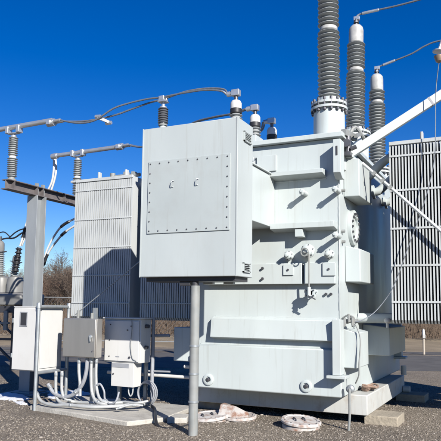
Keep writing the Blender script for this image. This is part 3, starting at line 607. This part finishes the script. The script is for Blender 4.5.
# pipe stand with a hose coil
P = thing('pipe_stand', 'thin dark pipe stand with a crossbar behind the concrete pad', 'stand', (-5.25, 8.45, 0))
ps = Vector((-5.20, 8.40, 0))
one('upright', 'flex', P, lambda b: b.cyl(ps, ps+Vector((0, 0, 1.47)), .030, 12))
one('crossbar', 'flex', P, [lambda b: b.cyl(ps+Vector((-.10, 0, 1.17)), ps+Vector((.30, 0, 1.185)), .022, 10), lambda b: b.cyl(ps+Vector((-.1, 0, .62)), ps+Vector((.32, 0, .63)), .015, 8)])
b = MB()
for k in range(3):
    rr = .17-.012*k
    b.tube([(ps.x-.03+rr*math.cos(a*PI/12), ps.y-.07-.03*k, .30+rr*1.05*math.sin(a*PI/12)) for a in range(25)], .012, 8)
single(b, 'hose_coil', 'flex', 'grey hose coil hung on the thin dark pipe stand', 'hose', (ps.x, ps.y-.1, .12))

# ------------------------------------------------------------------ steel bus support
XB = -8.24
S = thing('bus_support', 'galvanised steel column with a crossbeam carrying two post insulators', 'bus support', (XB, 8.98, 0))
def hbeam(b, c, p0, p1, w, h, t=.016):
    pass
cx_, cy_, hw = XB, 8.98, .125
one('column', 'beam', S, lambda b: (b.box(cx_-hw, cx_+hw, cy_-hw, cy_-hw+.018, .06, 3.71), b.box(cx_-hw, cx_+hw, cy_+hw-.018, cy_+hw, .06, 3.71), b.box(cx_-.006, cx_+.006, cy_-hw+.018, cy_+hw-.018, .06, 3.71)), .002)
one('column_foot', 'beam', S, lambda b: (b.box(cx_-.22, cx_+.22, cy_-.22, cy_+.22, .03, .06), b.box(cx_-.35, cx_+.35, cy_-.35, cy_+.35, -.1, .03)), .004)
xb = one('crossbeam', 'oldsteel', S, lambda b: (b.box(cx_-.09, cx_+.09, 8.15, 10.6, 3.875, 3.892), b.box(cx_-.09, cx_+.09, 8.15, 10.6, 3.712, 3.729), b.box(cx_-.006, cx_+.006, 8.15, 10.6, 3.729, 3.875)), .002)
one('beam_gusset', 'oldsteel', xb, [lambda b, y=y: b.box(cx_-.088, cx_+.088, y-.008, y+.008, 3.73, 3.874) for y in (8.90, 9.06, 8.3, 9.7)])
one('beam_clip', 'galvp', xb, [lambda b, y=y: b.box(cx_+.006, cx_+.05, y-.03, y+.03, 3.74, 3.96) for y in (8.93, 9.10)])
for y in (8.30, 10.15):
    c = Vector((XB, y, 3.892)); zt = .87
    B = one('post_insulator', 'galvp', S, lambda b: b.lathe(c, [(.085, 0), (.085, .025), (.06, .035), (.06, .06)], 20))
    one('shed_stack', 'porc', B, lambda b: (b.lathe(c, sheds(.06, .42, .06, .093, .036), 26), b.lathe(c, sheds(.455, zt-.06, .056, .088, .036), 26)))
    one('joint_band', 'white', B, lambda b: b.lathe(c, [(.06, .415), (.064, .42), (.064, .452), (.06, .457)], 20))
    one('bus_clamp', 'alu', B, lambda b: (b.lathe(c, [(.055, zt-.06), (.055, zt-.03), (.025, zt-.02), (.025, zt+.02)], 16), b.box(XB-.165, XB-.095, y-.06, y+.06, zt+3.892+.015, zt+3.892+.145), b.box(XB+.095, XB+.165, y-.06, y+.06, zt+3.892+.015, zt+3.892+.145), b.box(XB-.1, XB+.1, y-.05, y+.05, zt+3.892+.0, zt+3.892+.02)), .006)
zb = 3.892+.87+.085
def bus(x0, x1, y, label, grp):
    t = thing('bus_pipe', label, 'bus pipe', (XB, y, zb), grp)
    one('pipe', 'alu', t, lambda b: b.cyl((x0, y, zb), (x1, y, zb+.03*(x1-x0)/2), .045, 20))
    one('end_coupler', 'alu', t, lambda b: (b.cyl((x1-.09, y, zb+.02), (x1+.06, y, zb+.025), .066, 18), b.cyl((x1+.06, y-.035, zb+.03), (x1+.22, y-.04, zb+.035), .026, 10), b.cyl((x1+.06, y+.035, zb+.03), (x1+.22, y+.04, zb+.035), .026, 10), b.box(x1-.05, x1+.02, y-.1, y-.06, zb-.03, zb+.05)))
    return t
g_ = 'aluminium bus pipes on the steel support'
bus(-11.5, -7.35, 8.30, 'front aluminium bus pipe running out past the left edge of the support', g_)
t = bus(-8.86, -7.17, 10.15, 'rear aluminium bus pipe with its left end cut above the crossbeam', g_)
one('end_cap', 'alu', t, lambda b: b.cyl((-8.94, 10.15, zb-.01), (-8.80, 10.15, zb-.005), .062, 16))
# twin flexible conductors of the front phase
A = [Vector((-7.15, 8.30, zb+.035)), at(80, 121, 8.36), at(97, 118.5, 8.4), at(115, 111.5, 8.45), at(130, 106, 8.5), at(148, 101, 8.54), at(163, 98.0, 8.55), at(185, 92.2, 8.57), at(205, 89.3, 8.59), at(222, 90, 8.61), Vector((-4.06, 8.62, 5.02))]
W = thing('twin_conductor', 'front pair of grey conductors rising over the cabinet to the first small bushing', 'conductor', tuple(A[0]), 'twin conductors to the small bushings')
offs = [.04, .05, .06, .06, .05, .04, .04, .05, .06, .05, .02]
for s in (-1, 1):
    dz = [0, .03*s-.02, .03*s-.02, -.035 if s > 0 else .03, -.04 if s > 0 else .03, -.02 if s > 0 else .02, 0, .03*s, .035*s, .03*s, .01*s]
    one('strand', 'cable', W, lambda b: b.tube([p+Vector((0, s*o, z)) for p, o, z in zip(A, offs, dz)], .016, 8, 8))
sp = at(103.5, 119.5, 8.42)
one('spacer', 'alu', W, lambda b: (b.bar(sp+Vector((-.09, -.05, .035)), sp+Vector((.10, .05, -.055)), .05, .045), b.cyl(sp+Vector((-.13, -.05, .05)), sp+Vector((-.03, -.05, .045)), .032, 12), b.cyl(sp+Vector((.02, .05, -.06)), sp+Vector((.13, .05, -.055)), .032, 12)))
A = [Vector((-6.95, 10.15, zb+.035)), at(145, 146.5, 10.1), at(172, 136, 9.9), at(195, 122.5, 9.7), at(215, 117, 9.55), at(234, 113.5, 9.45), Vector((-4.06, 9.41, 5.02))]
W = thing('twin_conductor', 'second pair of conductors dipping behind the cabinet roof to the middle small bushing', 'conductor', tuple(A[0]), 'twin conductors to the small bushings')
for s in (-1, 1): one('strand', 'cable', W, lambda b: b.tube([p+Vector((0, s*.045, .012*s)) for p in A], .016, 8, 8))
A = [Vector((-4.06, 10.21, 5.02)), at(262, 129, 10.25), at(256, 134, 10.3), at(248, 140, 10.35), at(220, 150, 10.6)]
W = thing('twin_conductor', 'last short pair of conductors falling left from the rear small bushing', 'conductor', tuple(A[0]), 'twin conductors to the small bushings')
for s in (-1, 1): one('strand', 'cable', W, lambda b: b.tube([p+Vector((0, s*.045, .012*s)) for p in A], .016, 8, 8))
# leads of the tall bushings
def lead(tip, pts, label):
    t = thing('line_lead', label, 'line lead', tuple(tip), 'leads of the tall bushings')
    P = [Vector(tip)]+pts
    one('terminal', 'alu', t, lambda b: (b.box(tip.x-.045, tip.x+.06, tip.y-.03, tip.y+.03, tip.z-.04, tip.z+.03), b.cyl(P[1], P[1].lerp(P[2], .45), .026, 12)), .005)
    one('conductor', 'cable', t, lambda b: b.tube(P, .0165, 10, 8))
lead(t2, [at(362, 13.5, 10.75), at(400, 5, 10.75), at(441, -7, 10.75), at(500, -28, 10.75), at(620, -60, 10.75)], 'upper line lead climbing right from the middle tall bushing')
lead(t3, [at(383, 65, 12.5), at(410, 54.5, 12.5), at(425, 46, 12.5), at(441, 40.5, 12.5), at(490, 33, 12.5), at(600, 30, 12.5)], 'lower line lead rising right from the shortest tall bushing')
# pendant and its thin cable at the right
pq = at(439, 56, 8.78)
Dn = thing('pendant_fitting', 'small brown pendant fitting hanging at the right edge above the radiator', 'fitting', tuple(pq))
one('cup', 'brown', Dn, lambda b: b.lathe(pq+Vector((0, 0, -.06)), [(.03, -.03), (.045, -.02), (.07, .05), (.07, .06), (.05, .064)], 20))
one('cup_plate', 'alu', Dn, lambda b: b.lathe(pq+Vector((0, 0, .065)), [(.085, 0), (.085, .02), (.03, .03)], 20))
one('hanger', 'alu', Dn, lambda b: b.tube([pq+Vector((0, 0, .09)), pq+Vector((.25, .0, .5)), pq+Vector((1.4, .1, 1.2))], .018, 8, 4))
A = [pq+Vector((0, 0, -.08)), at(436, 90, 8.84), at(435.5, 130, 8.86), at(434, 162, 8.9), at(425, 200, 8.9), at(410, 242, 8.9), at(395, 283, 8.88), at(385, 300, 8.85), at(373, 313.5, 8.75), at(360, 321, 8.6), Vector((-2.05, 8.46, 1.45))]
b = MB(); b.tube(A, .0065, 8, 8)
single(b, 'thin_cable', 'cable', 'thin cable hanging across the right radiator down to the sampling valves', 'cable', tuple(A[0]))
# white jumper cables with black sleeves on the left
def jumper(pts, Yd, label, sleeves, r=.022):
    P = [at(x, y, Yd) for x, y in pts]
    t = thing('jumper_cable', label, 'cable', tuple(P[0]), 'white jumper cables at the left')
    b = MB(); b.tube(P, r, 10, 8); b.build('cable', 'white', t)
    for i, a0, a1 in sleeves:
        b = MB(); b.tube([P[i].lerp(P[i+1], a0), P[i].lerp(P[i+1], (a0+a1)/2), P[i].lerp(P[i+1], a1)], r*1.5, 10); b.build('sleeve', 'black', t)
def jumper_dense(pts, Yd, label, sl, r=.022):
    P = [at(x, y, Yd) for x, y in pts]; Q = []
    for i in range(len(P)-1):
        a, b_, c, d = P[max(i-1, 0)], P[i], P[i+1], P[min(i+2, len(P)-1)]
        for k in range(10):
            t = k/10; Q.append(.5*((2*b_)+(c-a)*t+(2*a-5*b_+4*c-d)*t*t+(3*b_-a-3*c+d)*t**3))
    Q.append(P[-1]); n = len(Q)
    th = thing('jumper_cable', label, 'cable', tuple(P[0]), 'white jumper cables at the left')
    b = MB(); b.tube(Q, r, 10); b.build('cable', 'white', th)
    for f0, f1 in sl:
        b = MB(); b.tube(Q[int(f0*n):max(int(f1*n), int(f0*n)+2)], r*1.45, 10); b.build('sleeve', 'black', th)
jumper_dense([(84, 214), (76, 218), (62, 226), (53, 238), (47, 250), (44.5, 259), (43, 266)], 11.6, 'upper white jumper cable with black sleeves arching left of the radiator', [(.26, .37), (.80, .97)], .024)
jumper_dense([(84, 221), (76, 225), (64, 233), (56, 242), (50, 250), (46, 258), (43.5, 266)], 11.45, 'lower white jumper cable with black sleeves arching left of the radiator', [(.30, .40), (.74, .97)], .024)
jumper_dense([(54, 158), (53.5, 172), (51, 184), (44, 196), (36, 204), (27, 222), (22, 240), (20, 246)], 10.3, 'outer white jumper cable dropping from the cut bus pipe past the column', [(.52, .70), (.76, .84)], .022)
jumper_dense([(55.5, 158), (56, 172), (52, 188), (47, 198), (38, 210), (29, 226), (24, 240), (21.5, 246)], 10.4, 'inner white jumper cable dropping from the cut bus pipe past the column', [(.54, .64), (.70, .78)], .022)

# ------------------------------------------------------------------ outdoor breaker at the left
BR = thing('outdoor_breaker', 'weathered outdoor breaker on a dark steel frame at the left edge', 'breaker', (-12.2, 12.4, 0))
one('frame', 'dark', BR, lambda b: ([b.box(x-.05, x+.05, y-.05, y+.05, -.02, 1.45) for x in (-13.2, -11.62) for y in (12.05, 12.95)], b.box(-13.3, -11.5, 12.0, 13.0, 1.45, 1.62), [b.bar((-13.2, y, 1.3), (-11.6, y, .2), .05, .05) for y in (12.05, 12.95)], b.bar((-13.2, 12.0, .75), (-11.6, 12.0, .78), .05, .06)), .004)
one('cross_rail', 'galvp', BR, lambda b: (b.box(-13.6, -11.72, 11.93, 11.99, 1.16, 1.21), b.box(-11.9, -11.78, 11.94, 11.99, 1.0, 1.5)))
one('breaker_body', 'breaker', BR, lambda b: (b.box(-13.3, -11.45, 12.05, 12.95, 1.63, 1.95),), .05)
for x in (-12.95, -12.44, -11.95):
    one('pole_unit', 'breaker', BR, lambda b: b.lathe((x, 12.35, 1.95), [(.22, 0), (.22, .30), (.19, .42), (.10, .47)], 24))
    one('pole_band', 'dark', BR, lambda b: b.lathe((x, 12.35, 1.93), [(.23, 0), (.23, .05)], 24))
def brb(c, w, h, m):
    B = one('breaker_bushing', m, BR, lambda b: b.lathe(c, sheds(0, h*.72, .075, .12, .05), 22, w))
    one('bushing_head', 'breaker', B, lambda b: b.lathe(c, [(.09, h*.72), (.10, h*.75), (.10, h*.93), (.05, h)], 18, w))
    one('bushing_terminal', 'bolt', B, lambda b: (b.lathe(c, [(.03, h), (.03, h+.12)], 10, w), b.lathe(c, [(.16, h*.70), (.16, h*.725)], 12, w)))
brb(Vector((-12.44, 12.3, 2.36)), Vector((.0, -.05, 1)), 1.0, 'porc'); brb(Vector((-11.98, 12.3, 2.35)), Vector((.16, 0, 1)), .62, 'porc'); brb(Vector((-12.95, 12.4, 2.36)), Vector((-.1, 0, 1)), .95, 'porc')
one('pothead', 'black', BR, lambda b: b.lathe(Vector((-11.82, 12.2, 2.50)), sheds(0, .66, .05, .09, .09), 18, (.14, 0, 1)))
one('link_wire', 'black', BR, lambda b: (b.tube([at(-6, 242, 12.3), at(5, 238.5, 12.3), at(14, 238, 12.3), at(22, 233, 12.3), at(28, 232, 12.3)], .022, 8, 5), b.tube([at(9, 238, 12.2), at(16, 232, 12.2), at(24, 229, 12.2), at(30, 233, 12.2), at(28, 239, 12.2), at(21, 237, 12.2)], .018, 8, 5), b.tube([at(-4, 234, 12.4), at(4, 232, 12.4), at(10, 237, 12.4)], .016, 8, 5)))

# ------------------------------------------------------------------ far fence, marker post
FE = thing('chain_link_fence', 'distant chain link fence with pale posts in front of dry grass', 'fence', (*rf(-6, 24), 0))
fd = 27.6
for k in range(-12, 3):
    x, y = rf(k*2.6-.8, fd)
    one('fence_post', 'wood', FE, lambda b: b.cyl((x, y, 0), (x, y, 2.1), .045, 8))
a0 = Vector((*rf(-33, fd), 0)); a1 = Vector((*rf(5.5, fd), 0))
for z in (2.05, .15): one('fence_rail', 'galv', FE, lambda b: b.cyl(a0+Vector((0, 0, z)), a1+Vector((0, 0, z)), .02, 6))
def mesh_wires(b):
    d = (a1-a0); n = 190
    for k in range(n):
        p = a0+d*(k/n)
        for s in (-1, 1):
            q = p+d.normalized()*(s*1.9)
            b.add([p+Vector((0, 0, .15)), p+Vector((0.006, 0, .15)), q+Vector((0.006, 0, 2.05)), q+Vector((0, 0, 2.05))], [(0, 1, 2, 3)])
one('mesh', 'galv', FE, mesh_wires)
mp_ = at(424, 352, .1, 2)
MK = thing('marker_post', 'thin pale marker post with a white top beside the road', 'post', (mp_.x, mp_.y, 0))
one('post', 'wood', MK, lambda b: b.cyl((mp_.x, mp_.y, 0), (mp_.x, mp_.y, .72), .04, 10))
one('white_top', 'white', MK, lambda b: (b.lathe((mp_.x, mp_.y, .72), [(.05, 0), (.055, .10), (.04, .2), (.02, .24)], 12), b.box(mp_.x-.02, mp_.x+.07, mp_.y-.07, mp_.y-.03, .62, .75)))
# brush and trees
b = MB()
for k in range(26000):
    a = random.uniform(-34, 20); d = 31.0+random.random()**1.3*20
    x, y = rf(a, d); h = random.uniform(.3, 2.4)*(.6+.4*math.sin(a*.7)**2)
    lx, ly = random.uniform(-.35, .35)*h, random.uniform(-.35, .35)*h; w = random.uniform(.005, .014)
    dx, dy = R2.x*w, R2.y*w
    z0 = .25
    b.add([(x-dx, y-dy, z0), (x+dx, y+dy, z0), (x+lx*.5+dx*.7, y+ly*.5+dy*.7, z0+h*.55), (x+lx*.5-dx*.7, y+ly*.5-dy*.7, z0+h*.55), (x+lx, y+ly, z0+h)], [(0, 1, 2, 3), (3, 2, 4)])
struct(b.build('dry_brush', 'brush', smooth=False), 'stuff')

def tree_mesh(seed, H, twig):
    rnd = random.Random(seed); tr, cr = MB(), MB()
    def seg(mb, p, q, r0, r1, n):
        d = (q-p).normalized(); u = d.orthogonal(); u.normalize(); t = d.cross(u); vs = []
        for c, r in ((p, r0), (q, r1)):
            for k in range(n):
                a = 2*PI*k/n; vs.append(c+(u*math.cos(a)+t*math.sin(a))*r)
        mb.add(vs, [(k, (k+1) % n, n+(k+1) % n, n+k) for k in range(n)])
    def grow(p, d, l, r, lev):
        n = 3 if lev < 3 else 2
        for i in range(n):
            d = (d+Vector((rnd.gauss(0, .16), rnd.gauss(0, .16), rnd.gauss(.05, .10)))).normalized()
            q = p+d*(l/n); r1 = r*(.86 if i < n-1 else .72)
            seg(tr if lev < 2 else cr, p, q, max(r, .008), max(r1, .007), 6 if lev == 0 else (4 if lev == 1 else 3))
            if lev < 4:
                for _ in range(rnd.choice((1, 2, 2, 3)) if lev else rnd.choice((1, 2, 3))):
                    if lev == 0 and i == 0: continue
                    az = rnd.uniform(0, 2*PI); sp_ = rnd.uniform(.5, 1.1)
                    o = d.orthogonal().normalized(); o.rotate(Matrix.Rotation(az, 3, d))
                    grow(q, (d*math.cos(sp_)+o*math.sin(sp_)+Vector((0, 0, .15))).normalized(), l*rnd.uniform(.42, .68), r1*.55, lev+1)
            p, r = q, r1
        if lev < 4: grow(p, d, l*.6, r*.8, lev+1)
    grow(Vector((0, 0, -.2)), Vector((rnd.gauss(0, .04), rnd.gauss(0, .04), 1)).normalized(), H*.62, H*.016, 0)
    return tr, cr
protos = []
for k in range(5):
    H = (4.3, 5.0, 3.9, 5.3, 4.2)[k]; tr, cr = tree_mesh(100+k, H, 0)
    t = thing('bare_tree', 'leafless brown tree in the far wood beyond the road', 'tree', (0, 0, 0), 'leafless trees of the far wood')
    tr.build('trunk', 'bark', t); cr.build('crown', 'twigred' if k % 3 == 1 else 'twig', t, smooth=False)
    protos.append(t)
i = 0
spots = []
for k in range(560):
    d = 34+random.random()**.8*46; a = random.uniform(-.46, .40)*d; d += 17*(a < -.2*d); a *= 1+.35*(a < -.2*d)*random.random()*0
    ang = a/d
    if -.22 < ang < .20 and -.13 > ang or (-.07 < ang < .26): continue     # wholly behind the transformer
    spots.append((a, d))
for a, d in spots:
    o = protos[i] if i < 5 else copy_tree(protos[i % 5])
    x, y = rf(a, d); o.location = (x, y, .3); o.rotation_euler = (0, 0, random.uniform(0, 6.28)); s = random.uniform(.72, 1.08); o.scale = (s, s, s*random.uniform(.9, 1.1))
    i += 1

# ------------------------------------------------------------------ light
Sd = Vector((-1.2, 1, -.80)).normalized()
sun = bpy.data.lights.new('sun', 'SUN'); so = bpy.data.objects.new('sun', sun); COL.objects.link(so)
sun.energy = 5.0; sun.angle = math.radians(.5); sun.color = (1, .955, .885)
so.rotation_euler = Sd.to_track_quat('-Z', 'Y').to_euler(); so.location = (10, -8, 12)
w = bpy.data.worlds.new('World'); scene.world = w; w.use_nodes = True
nt = w.node_tree; bg = nt.nodes['Background']
sky = nt.nodes.new('ShaderNodeTexSky'); sky.sky_type = 'NISHITA'; sky.sun_disc = False
sky.sun_elevation = math.asin(-Sd.z); sky.sun_rotation = math.atan2(-Sd.x, -Sd.y)
sky.altitude = 600; sky.air_density = 1.0; sky.dust_density = .1; sky.ozone_density = 4.0
hs = nt.nodes.new('ShaderNodeHueSaturation'); hs.inputs['Saturation'].default_value = 1.38; hs.inputs['Hue'].default_value = .518
nt.links.new(sky.outputs[0], hs.inputs['Color']); nt.links.new(hs.outputs[0], bg.inputs[0]); bg.inputs[1].default_value = .068
vs = scene.view_settings; vs.view_transform = 'Standard'; vs.look = 'None'; vs.gamma = 1; vs.exposure = .80; vs.use_curve_mapping = False
scene.cycles.max_bounces = 6; scene.cycles.diffuse_bounces = 1
